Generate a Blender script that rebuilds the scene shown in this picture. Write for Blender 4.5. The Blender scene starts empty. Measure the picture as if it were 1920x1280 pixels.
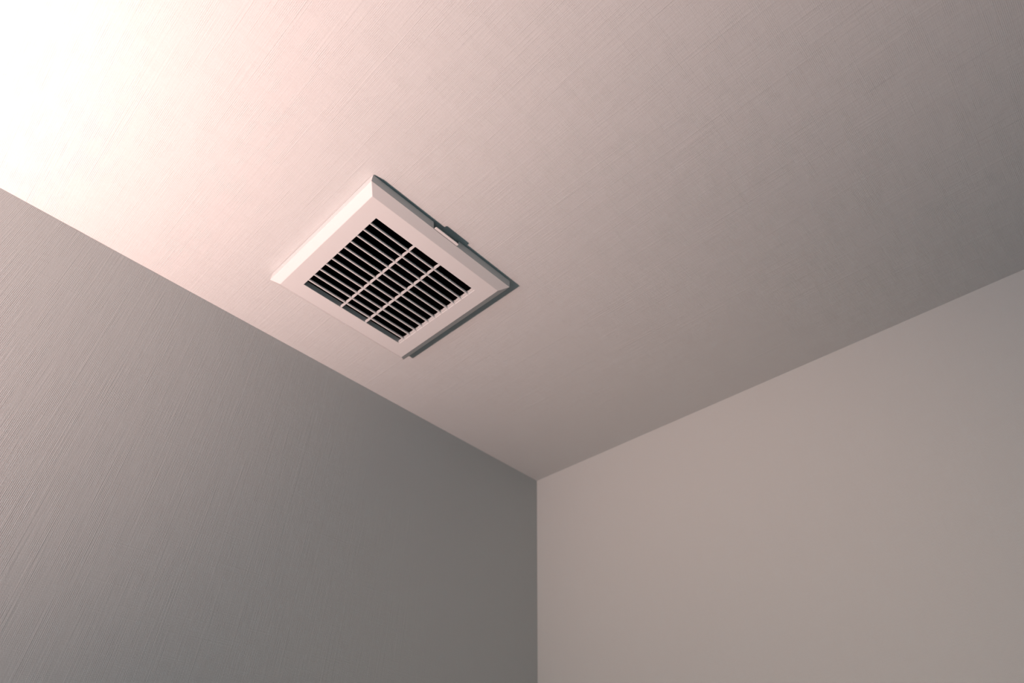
import bpy, bmesh, math, random
from mathutils import Vector, Matrix

# ---------------------------------------------------------------- camera, world, light, exposure
SC = bpy.context.scene
COL = SC.collection
CEIL = 2.40            # ceiling height
CAMZ = 1.62            # eye height
XR, YL = 1.0720, 0.9652    # faces of the right and left walls
XB, YB = -1.00, -1.15      # faces of the two walls behind the camera

cam_data = bpy.data.cameras.new('camera')
cam = bpy.data.objects.new('camera', cam_data)
COL.objects.link(cam)
right = Vector((0.69265334, -0.72088467, 0.02359318))
up = Vector((-0.48749378, -0.44379331, 0.75192906))
fwd = Vector((0.53158364, 0.53232770, 0.65882172))
m = Matrix.Identity(4)
for i in range(3):
    m[i][0], m[i][1], m[i][2] = right[i], up[i], -fwd[i]
m[0][3], m[1][3], m[2][3] = 0.0, 0.0, CAMZ
cam.matrix_world = m
cam_data.sensor_width = 36.0
cam_data.lens = 21.475
cam_data.clip_start = 0.01
cam_data.dof.use_dof = True
cam_data.dof.focus_distance = 0.95
cam_data.dof.aperture_fstop = 3.4
SC.camera = cam

world = bpy.data.worlds.new('doorway_fill')  # even cool fill, reaches the room through the added doorway
SC.world = world
world.use_nodes = True
bg = world.node_tree.nodes['Background']
bg.inputs['Color'].default_value = (0.52, 0.88, 0.98, 1)
bg.inputs['Strength'].default_value = 1.2

KEY = bpy.data.lights.new('lamp_light', 'SPOT')
KEY.energy = 254.0
KEY.color = (1.0, 0.625, 0.558)
KEY.spot_size = math.radians(158)
KEY.spot_blend = 1.0
KEY.shadow_soft_size = 0.055
key = bpy.data.objects.new('lamp_light', KEY)
COL.objects.link(key)
LAMP = Vector((-0.844, 0.755, CAMZ - 0.31))
AIM = Vector((0.06, -0.05, 0.994)).normalized()
key.location = LAMP
key.rotation_euler = AIM.to_track_quat('-Z', 'Y').to_euler()

SPOT = bpy.data.lights.new('added_spot_light', 'SPOT')  # added unseen spot, extra light for the right wall
SPOT.energy = 51.0
SPOT.color = (1.0, 0.59, 0.44)
SPOT.spot_size = math.radians(48)
SPOT.spot_blend = 1.0
SPOT.shadow_soft_size = 0.02
spot = bpy.data.objects.new('added_spot_light', SPOT)
COL.objects.link(spot)
LAMP2 = Vector((-0.84, 0.30, 1.45))
AIM2 = (Vector((XR, 0.50, 1.88)) - LAMP2).normalized()
spot.location = LAMP2
spot.rotation_euler = AIM2.to_track_quat('-Z', 'Y').to_euler()

vs = SC.view_settings
vs.view_transform = 'Standard'
vs.look = 'None'
vs.exposure = 0.0
vs.gamma = 1.0
vs.use_curve_mapping = False
SC.cycles.max_bounces = 10
SC.cycles.diffuse_bounces = 6
SC.cycles.sample_clamp_indirect = 4.0


# ---------------------------------------------------------------- helpers
def box(bm, x0, x1, y0, y1, z0, z1):
    v = [bm.verts.new(p) for p in ((x0, y0, z0), (x1, y0, z0), (x1, y1, z0), (x0, y1, z0),
                                   (x0, y0, z1), (x1, y0, z1), (x1, y1, z1), (x0, y1, z1))]
    for f in ((3, 2, 1, 0), (4, 5, 6, 7), (0, 1, 5, 4), (1, 2, 6, 5), (2, 3, 7, 6), (3, 0, 4, 7)):
        bm.faces.new([v[i] for i in f])
    return v


def extrude_profile(bm, prof, axis, a, b):
    """closed profile (list of 2-D points) swept along axis 'x' (profile in y,z) or 'y' (profile in x,z)"""
    def p(q, t):
        return (t, q[0], q[1]) if axis == 'x' else (q[0], t, q[1])
    va = [bm.verts.new(p(q, a)) for q in prof]
    vb = [bm.verts.new(p(q, b)) for q in prof]
    n = len(prof)
    for i in range(n):
        bm.faces.new((va[i], va[(i + 1) % n], vb[(i + 1) % n], vb[i]))
    bm.faces.new(va)
    bm.faces.new(vb)


def lathe(bm, prof, n=32, closed=False):
    """prof = [(r, z)] around Z"""
    rings = []
    for r, z in prof:
        if r < 1e-6:
            rings.append([bm.verts.new((0, 0, z))])
        else:
            rings.append([bm.verts.new((r * math.cos(2 * math.pi * k / n), r * math.sin(2 * math.pi * k / n), z)) for k in range(n)])
    for A, B in zip(rings, rings[1:]):
        for k in range(n):
            a0, a1 = A[k % len(A)], A[(k + 1) % len(A)]
            b0, b1 = B[k % len(B)], B[(k + 1) % len(B)]
            f = []
            for v in (a0, a1, b1, b0):
                if v not in f:
                    f.append(v)
            if len(f) > 2:
                bm.faces.new(f)


def obj(name, bm, mat, parent=None, bevel=0.0, seg=2, smooth=False):
    bmesh.ops.recalc_face_normals(bm, faces=bm.faces[:])
    me = bpy.data.meshes.new(name)
    bm.to_mesh(me)
    bm.free()
    if smooth:
        for f in me.polygons:
            f.use_smooth = True
    me.materials.append(mat)
    o = bpy.data.objects.new(name, me)
    COL.objects.link(o)
    if parent:
        o.parent = parent
    if bevel:
        md = o.modifiers.new('bevel', 'BEVEL')
        md.width = bevel
        md.segments = seg
        md.limit_method = 'ANGLE'
        md.angle_limit = math.radians(25)
        md.harden_normals = False
    return o


def empty(name, loc, label=None, cat=None):
    o = bpy.data.objects.new(name, None)
    o.empty_display_size = 0.05
    o.location = loc
    COL.objects.link(o)
    if label:
        o['label'] = label
        o['category'] = cat
    return o


# ---------------------------------------------------------------- materials
def new_mat(name):
    mt = bpy.data.materials.new(name)
    mt.use_nodes = True
    nt = mt.node_tree
    return mt, nt, nt.nodes, nt.links, nt.nodes['Principled BSDF']


def plain(name, col, rough=0.5, metallic=0.0, spec=0.5, noise=0.03, scale=60.0):
    mt, nt, N, L, p = new_mat(name)
    tc = N.new('ShaderNodeTexCoord')
    nz = N.new('ShaderNodeTexNoise')
    nz.inputs['Scale'].default_value = scale
    nz.inputs['Detail'].default_value = 3
    L.new(tc.outputs['Object'], nz.inputs['Vector'])
    mx = N.new('ShaderNodeMix')
    mx.data_type = 'RGBA'
    mx.inputs[6].default_value = tuple(c * (1 - noise) for c in col) + (1,)
    mx.inputs[7].default_value = tuple(min(1, c * (1 + noise)) for c in col) + (1,)
    L.new(nz.outputs['Fac'], mx.inputs[0])
    L.new(mx.outputs[2], p.inputs['Base Color'])
    p.inputs['Roughness'].default_value = rough
    p.inputs['Metallic'].default_value = metallic
    p.inputs['Specular IOR Level'].default_value = spec
    return mt


def wallpaper(name, ua, va, col, fine_u=1.0, fine_v=1.0, slub=1.0, depth=1.0):
    """woven textile-effect wallpaper; ua / va are the object axes (0,1,2) across and along the main thread.
    Main threads run along va (so they repeat across ua); cross threads run along ua."""
    mt, nt, N, L, p = new_mat(name)
    tc = N.new('ShaderNodeTexCoord')
    sp = N.new('ShaderNodeSeparateXYZ')
    L.new(tc.outputs['Object'], sp.inputs[0])
    U, V = sp.outputs[ua], sp.outputs[va]

    def vec(su, sv, w=0.0):
        c = N.new('ShaderNodeCombineXYZ')
        for s, src, idx in ((su, U, 0), (sv, V, 1)):
            mm = N.new('ShaderNodeMath')
            mm.operation = 'MULTIPLY'
            mm.inputs[1].default_value = s
            L.new(src, mm.inputs[0])
            L.new(mm.outputs[0], c.inputs[idx])
        c.inputs[2].default_value = w
        return c.outputs[0]

    def noise(su, sv, w, det=1.0):
        n = N.new('ShaderNodeTexNoise')
        n.inputs['Scale'].default_value = 1.0
        n.inputs['Detail'].default_value = det
        L.new(vec(su, sv, w), n.inputs['Vector'])
        return n.outputs['Fac']

    def math_(op, a, b):
        n = N.new('ShaderNodeMath')
        n.operation = op
        for i, x in enumerate((a, b)):
            if x is None:
                continue
            if isinstance(x, (int, float)):
                n.inputs[i].default_value = x
            else:
                L.new(x, n.inputs[i])
        return n.outputs[0]

    def ramp(x, lo, hi):
        n = N.new('ShaderNodeMapRange')
        n.inputs['From Min'].default_value = lo
        n.inputs['From Max'].default_value = hi
        n.clamp = True
        L.new(x, n.inputs['Value'])
        return n.outputs['Result']

    def threads(freq, src, wob_su, wob_sv, w):
        # near-regular ribbing with a slow wander
        wob = noise(wob_su, wob_sv, w)
        t = math_('MULTIPLY', src, freq)
        t = math_('ADD', t, math_('MULTIPLY', wob, 5.0))
        s = math_('SINE', t, None)
        return math_('ADD', math_('MULTIPLY', s, 0.5), 0.5)

    # regular fine ribs in both directions, each fading in and out in patches
    ribu = threads(2 * math.pi / 0.0020, U, 9.0, 5.0, 3.1)
    ribv = threads(2 * math.pi / 0.0019, V, 5.0, 9.0, 7.7)
    pu = ramp(noise(60.0, 22.0, 1.3, 2.0), 0.36, 0.62)
    pv = ramp(noise(22.0, 60.0, 5.3, 2.0), 0.36, 0.62)
    # irregular yarn streaks
    su = noise(640.0, 16.0, 2.2, 2.0)
    sv = noise(22.0, 640.0, 9.2, 2.0)
    # sparse thick slubs
    bu = ramp(noise(430.0, 4.5, 4.4, 0.0), 0.64, 0.80)
    bv = ramp(noise(7.0, 480.0, 6.4, 0.0), 0.69, 0.84)
    fine = noise(900.0, 900.0, 8.0, 1.0)
    h = math_('MULTIPLY', math_('MULTIPLY', ribu, pu), 0.5 * fine_u)
    h = math_('ADD', h, math_('MULTIPLY', math_('MULTIPLY', ribv, pv), 0.5 * fine_v))
    h = math_('ADD', h, math_('MULTIPLY', su, 0.75 * fine_u))
    h = math_('ADD', h, math_('MULTIPLY', sv, 0.45 * fine_v))
    h = math_('ADD', h, math_('MULTIPLY', bu, 0.5 * slub))
    h = math_('ADD', h, math_('MULTIPLY', bv, 0.25 * slub))
    h = math_('ADD', h, math_('MULTIPLY', fine, 0.65))
    bp = N.new('ShaderNodeBump')
    bp.inputs['Strength'].default_value = 1.0
    bp.inputs['Distance'].default_value = 0.00028 * depth
    L.new(h, bp.inputs['Height'])
    L.new(bp.outputs['Normal'], p.inputs['Normal'])
    # yarn-to-yarn tone, very faint
    mx = N.new('ShaderNodeMix')
    mx.data_type = 'RGBA'
    mx.inputs[6].default_value = tuple(c * 0.985 for c in col) + (1,)
    mx.inputs[7].default_value = tuple(c * 1.015 for c in col) + (1,)
    L.new(math_('MULTIPLY', math_('ADD', su, sv), 0.5), mx.inputs[0])
    L.new(mx.outputs[2], p.inputs['Base Color'])
    p.inputs['Roughness'].default_value = 0.85
    p.inputs['Specular IOR Level'].default_value = 0.2
    return mt


WP = (0.435, 0.48, 0.482)
WP2 = (0.09, 0.20, 0.25)
M_ceil = wallpaper('ceiling_wallpaper', 0, 1, WP, 1.0, 1.1, 0.6, 1.0)
M_left = wallpaper('left_wallpaper', 0, 2, WP, 1.1, 0.4, 0.5, 0.78)
M_right = wallpaper('right_wallpaper', 1, 2, WP, 0.6, 0.6, 0.4, 0.5)
M_back = wallpaper('back_wallpaper', 1, 2, WP2, 0.6, 0.6, 0.4, 0.5)
M_front = wallpaper('front_wallpaper', 0, 2, WP2, 0.6, 0.6, 0.4, 0.5)
M_plastic = plain('white_vent_plastic', (0.49, 0.53, 0.532), 0.45, spec=0.35, noise=0.01)
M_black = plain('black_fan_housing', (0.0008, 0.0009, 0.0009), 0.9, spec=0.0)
M_floor = plain('grey_vinyl_floor', (0.035, 0.08, 0.10), 0.55, noise=0.15, scale=25)
M_trim = plain('white_painted_trim', (0.6, 0.6, 0.6), 0.4)
M_metal = plain('brushed_steel', (0.55, 0.55, 0.56), 0.35, metallic=1.0)
M_shade = plain('dark_lamp_shade', (0.05, 0.05, 0.055), 0.5)

# ---------------------------------------------------------------- room shell
T = 0.10


def structure(name, bm, mat, **k):
    o = obj(name, bm, mat, **k)
    o['kind'] = 'structure'
    return o


# centre of the fan cover on the ceiling
VX, VY = 0.36447, 0.66694
HOLE = 0.118           # half width of the hole cut in the ceiling for the fan box

bm = bmesh.new()
box(bm, XB - T, VX - HOLE, YB - T, YL + T, CEIL, CEIL + T)
box(bm, VX + HOLE, XR + T, YB - T, YL + T, CEIL, CEIL + T)
box(bm, VX - HOLE, VX + HOLE, YB - T, VY - HOLE, CEIL, CEIL + T)
box(bm, VX - HOLE, VX + HOLE, VY + HOLE, YL + T, CEIL, CEIL + T)
ceiling = structure('ceiling', bm, M_ceil)

bm = bmesh.new()
box(bm, XB - T, XR + T, YB - T, YL + T, -T, 0)
structure('floor', bm, M_floor)

# left wall: a core with the papered face a hair in front; the paper's top edge is hand cut
bm = bmesh.new()
box(bm, XB - T, XR + T, YL + 0.0012, YL + T, 0, CEIL)
wall_left = structure('wall_left', bm, M_trim)
edge = [(XB, 0), (-0.20, 0), (-0.075, -0.0002), (-0.061, -0.0003), (-0.056, -0.0007), (-0.046, -0.0008), (-0.040, -0.0003),
        (0.02, 0), (0.055, -0.0001), (0.068, -0.0004), (0.079, -0.0005), (0.083, -0.0002), (0.12, 0), (XR, 0)]
bm = bmesh.new()
front = [bm.verts.new((x, YL, CEIL + dz)) for x, dz in edge]
back = [bm.verts.new((x, YL + 0.0012, CEIL + dz)) for x, dz in edge]
lowf = [bm.verts.new((x, YL, 0.0)) for x, dz in edge]
lowb = [bm.verts.new((x, YL + 0.0012, 0.0)) for x, dz in edge]
for i in range(len(edge) - 1):
    bm.faces.new((front[i], front[i + 1], lowf[i + 1], lowf[i]))
    bm.faces.new((back[i], back[i + 1], lowb[i + 1], lowb[i]))
    bm.faces.new((front[i], front[i + 1], back[i + 1], back[i]))
obj('wallpaper_sheet', bm, M_left, wall_left)

bm = bmesh.new()
box(bm, XR, XR + T, YB - T, YL + 0.0012, 0, CEIL)
structure('wall_right', bm, M_right)
bm = bmesh.new()
box(bm, XB - T, XR, YB - T, YB, 0, CEIL)
structure('wall_front', bm, M_front)
# the wall behind the camera has an open doorway, added to let world fill in
DY0, DY1, DH = -0.70, 0.14, 2.05
bm = bmesh.new()
box(bm, XB - T, XB, YB, DY0, 0, CEIL)
box(bm, XB - T, XB, DY1, YL + 0.0012, 0, CEIL)
box(bm, XB - T, XB, DY0, DY1, DH, CEIL)
structure('wall_back', bm, M_back)
bm = bmesh.new()
for a, b in ((DY0 - 0.05, DY0 + 0.012), (DY1 - 0.012, DY1 + 0.05)):
    box(bm, XB - T - 0.012, XB + 0.012, a, b, 0, DH - 0.012)
box(bm, XB - T - 0.012, XB + 0.012, DY0 - 0.05, DY1 + 0.05, DH - 0.012, DH + 0.05)
structure('trim_1', bm, M_trim, bevel=0.003)

# ---------------------------------------------------------------- ventilation fan cover on the ceiling
vent = empty('ceiling_vent', (VX, VY, CEIL),
             'square white plastic ventilation fan cover with black louvre openings on the papered ceiling', 'vent')
A = 0.14580            # half outer size
HS = 0.01737           # drop of the skirt
TD = 0.02747           # drop of the flat face
FI = 0.01404           # inset of the bevel
OU0, OU1 = 0.26118 - VX, 0.46783 - VX     # opening, in local x
OV0, OV1 = 0.56388 - VY, 0.76915 - VY     # opening, in local y
PD = 0.0115            # thickness of the face plate around the opening
GAP = 0.0016           # gap between skirt and ceiling
NU0, NU1 = -0.0259, 0.0245                # notch in the near skirt for the pull tab


def rect(hx0, hx1, hy0, hy1, z):
    return [(hx0, hy0, z), (hx1, hy0, z), (hx1, hy1, z), (hx0, hy1, z)]


bm = bmesh.new()
W = 0.0022


def loop(pts):
    return [bm.verts.new(p) for p in pts]


def bridge(a, b, skip=()):
    for i in range(4):
        if i in skip:
            continue
        j = (i + 1) % 4
        bm.faces.new((a[i], a[j], b[j], b[i]))


o_bot = loop(rect(-A, A, -A, A, -HS))
f_out = loop(rect(-A + FI, A - FI, -A + FI, A - FI, -TD))
f_in = loop(rect(OU0, OU1, OV0, OV1, -TD))
p_top = loop(rect(OU0, OU1, OV0, OV1, -TD + PD))
i_top = loop(rect(-A + FI, A - FI, -A + FI, A - FI, -TD + PD))
i_bot = loop(rect(-A + W, A - W, -A + W, A - W, -HS + W))
bridge(o_bot, f_out)
bridge(f_out, f_in)
bridge(f_in, p_top)
bridge(p_top, i_top)
bridge(i_top, i_bot)
frame = obj('cover_frame', bm, M_plastic, vent, bevel=0.0007, seg=3)

# the vertical skirt, four sides, the near one notched for the pull tab
bm = bmesh.new()


def skirt(x0, x1, y0, y1):
    box(bm, x0, x1, y0, y1, -HS, -GAP)


skirt(-A, A, A - W, A)
skirt(-A, -A + W, -A, A - W)
skirt(A - W, A, -A, A - W)
skirt(-A + W, NU0 - 0.002, -A, -A + W)
skirt(NU1 + 0.002, A - W, -A, -A + W)
# slanted ends of the notch
for s, e in ((NU0 - 0.002, NU0), (NU1 + 0.002, NU1)):
    extrude_profile(bm, [(s, -GAP), (e, -HS + 0.0035), (e + (e - s) * 0.2, -HS), (s, -HS)], 'y', -A, -A + W)
obj('skirt', bm, M_plastic, vent)

# pull tab in the notch
bm = bmesh.new()
prof = [(NU0 + 0.0012, -A + 0.003), (NU0 + 0.0012, -A - 0.0036), (NU0 + 0.0024, -A - 0.0050),
        (NU1 - 0.0024, -A - 0.0050), (NU1 - 0.0012, -A - 0.0036), (NU1 - 0.0012, -A + 0.003)]
zt = (-HS + 0.0009, -HS + 0.0025)
va = [bm.verts.new((x, y, zt[0])) for x, y in prof]
vb = [bm.verts.new((x, y, zt[1])) for x, y in prof]
bm.faces.new(va)
bm.faces.new(vb)
for i in range(len(prof)):
    j = (i + 1) % len(prof)
    bm.faces.new((va[i], va[j], vb[j], vb[i]))
obj('pull_tab', bm, M_plastic, vent, bevel=0.0004)

# eleven slats along x: flat bottom edge, rounded on the near side
PITCH = 0.017475
SW = 0.0024
slat_y = [OV0 + 0.0159 + i * PITCH - 0.0004 for i in range(11)]
sprof = []
SH = 0.0032
hb = SW / 2
for k in range(7):                      # rounded near side, from the bottom edge up
    a = math.pi / 2 * k / 6
    sprof.append((-hb + 0.0006 - 0.0012 * math.sin(a), -TD + SH * 0.8 * (1 - math.cos(a))))
sprof += [(-hb - 0.0006, -TD + SH), (hb - 0.0004, -TD + SH), (hb, -TD + 0.0008), (hb - 0.0004, -TD + 0.0001)]
bm = bmesh.new()
extrude_profile(bm, sprof, 'x', OU0 - 0.001, OU1 + 0.0005)
proto = obj('slat', bm, M_plastic, vent)
proto.location = (0, slat_y[0], 0)
for y in slat_y[1:]:
    c = proto.copy()
    COL.objects.link(c)
    c.parent = vent
    c.location = (0, y, 0)

# cross bars along y: flat underside, scalloped on top between one slat and the next
def scallop_bar(name, x0, x1, drop=0.0):
    bm = bmesh.new()
    ys = [OV0 - 0.0005] + slat_y + [OV1 + 0.0005]
    zb = -TD + drop
    top = []
    for i in range(12):
        a = ys[i] + (hb if i else 0)
        b = ys[i + 1] - (hb if i < 11 else 0)
        for k in range(9):
            t = k / 8
            top.append((a + (b - a) * t, zb + 0.0003 + 0.0045 * math.sqrt(max(0.0, 1 - (1 - t) ** 2)) ** 1.25))
        if i < 11:
            top.append((ys[i + 1] + hb, zb + 0.0045))
    va, vb, wa, wb = [], [], [], []
    for y, z in top:
        va.append(bm.verts.new((x0, y, z)))
        vb.append(bm.verts.new((x1, y, z)))
        wa.append(bm.verts.new((x0, y, zb)))
        wb.append(bm.verts.new((x1, y, zb)))
    for i in range(len(top) - 1):
        bm.faces.new((va[i], va[i + 1], vb[i + 1], vb[i]))
        bm.faces.new((wa[i], wa[i + 1], wb[i + 1], wb[i]))
        bm.faces.new((va[i], va[i + 1], wa[i + 1], wa[i]))
        bm.faces.new((vb[i], vb[i + 1], wb[i + 1], wb[i]))
    bm.faces.new((va[0], vb[0], wb[0], wa[0]))
    bm.faces.new((va[-1], vb[-1], wb[-1], wa[-1]))
    return obj(name, bm, M_plastic, vent)


OW = OU1 - OU0
for c in (0.3655, 0.6225):
    scallop_bar('crossbar', OU0 + OW * c - 0.0014, OU0 + OW * c + 0.0014, 0.0006)
scallop_bar('edge_rib', OU1 - 0.0026, OU1 + 0.0002, 0.0008)

# black fan box in the hole above the cover
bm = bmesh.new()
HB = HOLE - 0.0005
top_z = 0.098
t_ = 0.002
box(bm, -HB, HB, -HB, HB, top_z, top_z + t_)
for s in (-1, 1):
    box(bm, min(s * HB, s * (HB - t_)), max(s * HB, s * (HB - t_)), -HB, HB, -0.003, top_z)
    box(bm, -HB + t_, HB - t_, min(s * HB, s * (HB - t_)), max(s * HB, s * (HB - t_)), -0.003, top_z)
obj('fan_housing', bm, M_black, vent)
# dark gasket closing the space between the face plate and the fan box
bm = bmesh.new()
zz0, zz1 = -TD + PD + 0.0003, -0.0032
x0, x1, y0, y1 = OU0 - 0.004, OU1 + 0.004, OV0 - 0.004, OV1 + 0.004
w2 = 0.003
box(bm, x0 - w2, x0, y0 - w2, y1 + w2, zz0, zz1)
box(bm, x1, x1 + w2, y0 - w2, y1 + w2, zz0, zz1)
box(bm, x0, x1, y0 - w2, y0, zz0, zz1)
box(bm, x0, x1, y1, y1 + w2, zz0, zz1)
obj('gasket', bm, M_black, vent)

# ---------------------------------------------------------------- wall uplighter outside the frame (it gives the light)
lamp = empty('wall_uplighter', (XB, LAMP.y, LAMP.z - 0.075),
             'brushed steel bowl uplighter on the wall outside the picture, shining on the ceiling', 'lamp')
bm = bmesh.new()
lathe(bm, [(0, 0), (0.045, 0), (0.045, 0.012), (0.039, 0.018), (0, 0.018)], 32)
o = obj('wall_plate', bm, M_metal, lamp)
o.rotation_euler = (0, math.radians(90), 0)
bm = bmesh.new()
lathe(bm, [(0, 0), (0.008, 0), (0.008, LAMP.x - XB - 0.025), (0, LAMP.x - XB - 0.025)], 16)
o = obj('arm', bm, M_metal, lamp)
o.location = (0.015, 0, 0.012)
o.rotation_euler = (0, math.radians(90), 0)
bm = bmesh.new()
bowl = [(0.066 * math.sin(a), -0.055 * math.cos(a)) for a in [math.pi / 2 * k / 10 for k in range(11)]]
inner = [(0.063 * math.sin(a), -0.052 * math.cos(a)) for a in [math.pi / 2 * k / 10 for k in range(11)]][::-1]
lathe(bm, bowl + inner, 40)
o = obj('lamp_shade', bm, M_metal, lamp, smooth=True)
o.location = (LAMP.x - XB - AIM.x * 0.012, -AIM.y * 0.012, 0.075 - AIM.z * 0.012)
o.rotation_euler = AIM.to_track_quat('Z', 'Y').to_euler()
bm = bmesh.new()
lathe(bm, [(0, -0.047), (0.012, -0.047), (0.012, -0.036), (0.020, -0.026), (0.022, -0.018), (0.016, -0.010), (0, -0.007)], 24)
o = obj('light_bulb', bm, M_trim, lamp, smooth=True)
o.location = (LAMP.x - XB - AIM.x * 0.012, -AIM.y * 0.012, 0.075 - AIM.z * 0.012)
o.rotation_euler = AIM.to_track_quat('Z', 'Y').to_euler()

# ---------------------------------------------------------------- small spotlight added on the same wall, out of view, to brighten the right wall
lamp2 = empty('added_wall_spot', (XB, LAMP2.y, LAMP2.z),
              'added fill spotlight in a small dark cylinder outside the picture, brightening the right wall', 'lamp')
bm = bmesh.new()
lathe(bm, [(0, 0), (0.032, 0), (0.032, 0.010), (0.028, 0.014), (0, 0.014)], 32)
o = obj('wall_plate', bm, M_shade, lamp2)
o.rotation_euler = (0, math.radians(90), 0)
bm = bmesh.new()
lathe(bm, [(0, 0), (0.006, 0), (0.006, LAMP2.x - XB - 0.075), (0, LAMP2.x - XB - 0.075)], 16)
o = obj('arm', bm, M_shade, lamp2)
o.location = (0.012, 0, 0)
o.rotation_euler = (0, math.radians(90), 0)
bm = bmesh.new()
lathe(bm, [(0, -0.085), (0.026, -0.085), (0.030, -0.080), (0.030, -0.006), (0.027, -0.006), (0.027, -0.070), (0, -0.072)], 32)
o = obj('lamp_shade', bm, M_shade, lamp2)
o.location = (LAMP2.x - XB, 0, 0)
o.rotation_euler = AIM2.to_track_quat('Z', 'Y').to_euler()
bm = bmesh.new()
lathe(bm, [(0, -0.068), (0.010, -0.068), (0.018, -0.040), (0.016, -0.034), (0, -0.032)], 24)
o = obj('light_bulb', bm, M_trim, lamp2, smooth=True)
o.location = (LAMP2.x - XB, 0, 0)
o.rotation_euler = AIM2.to_track_quat('Z', 'Y').to_euler()
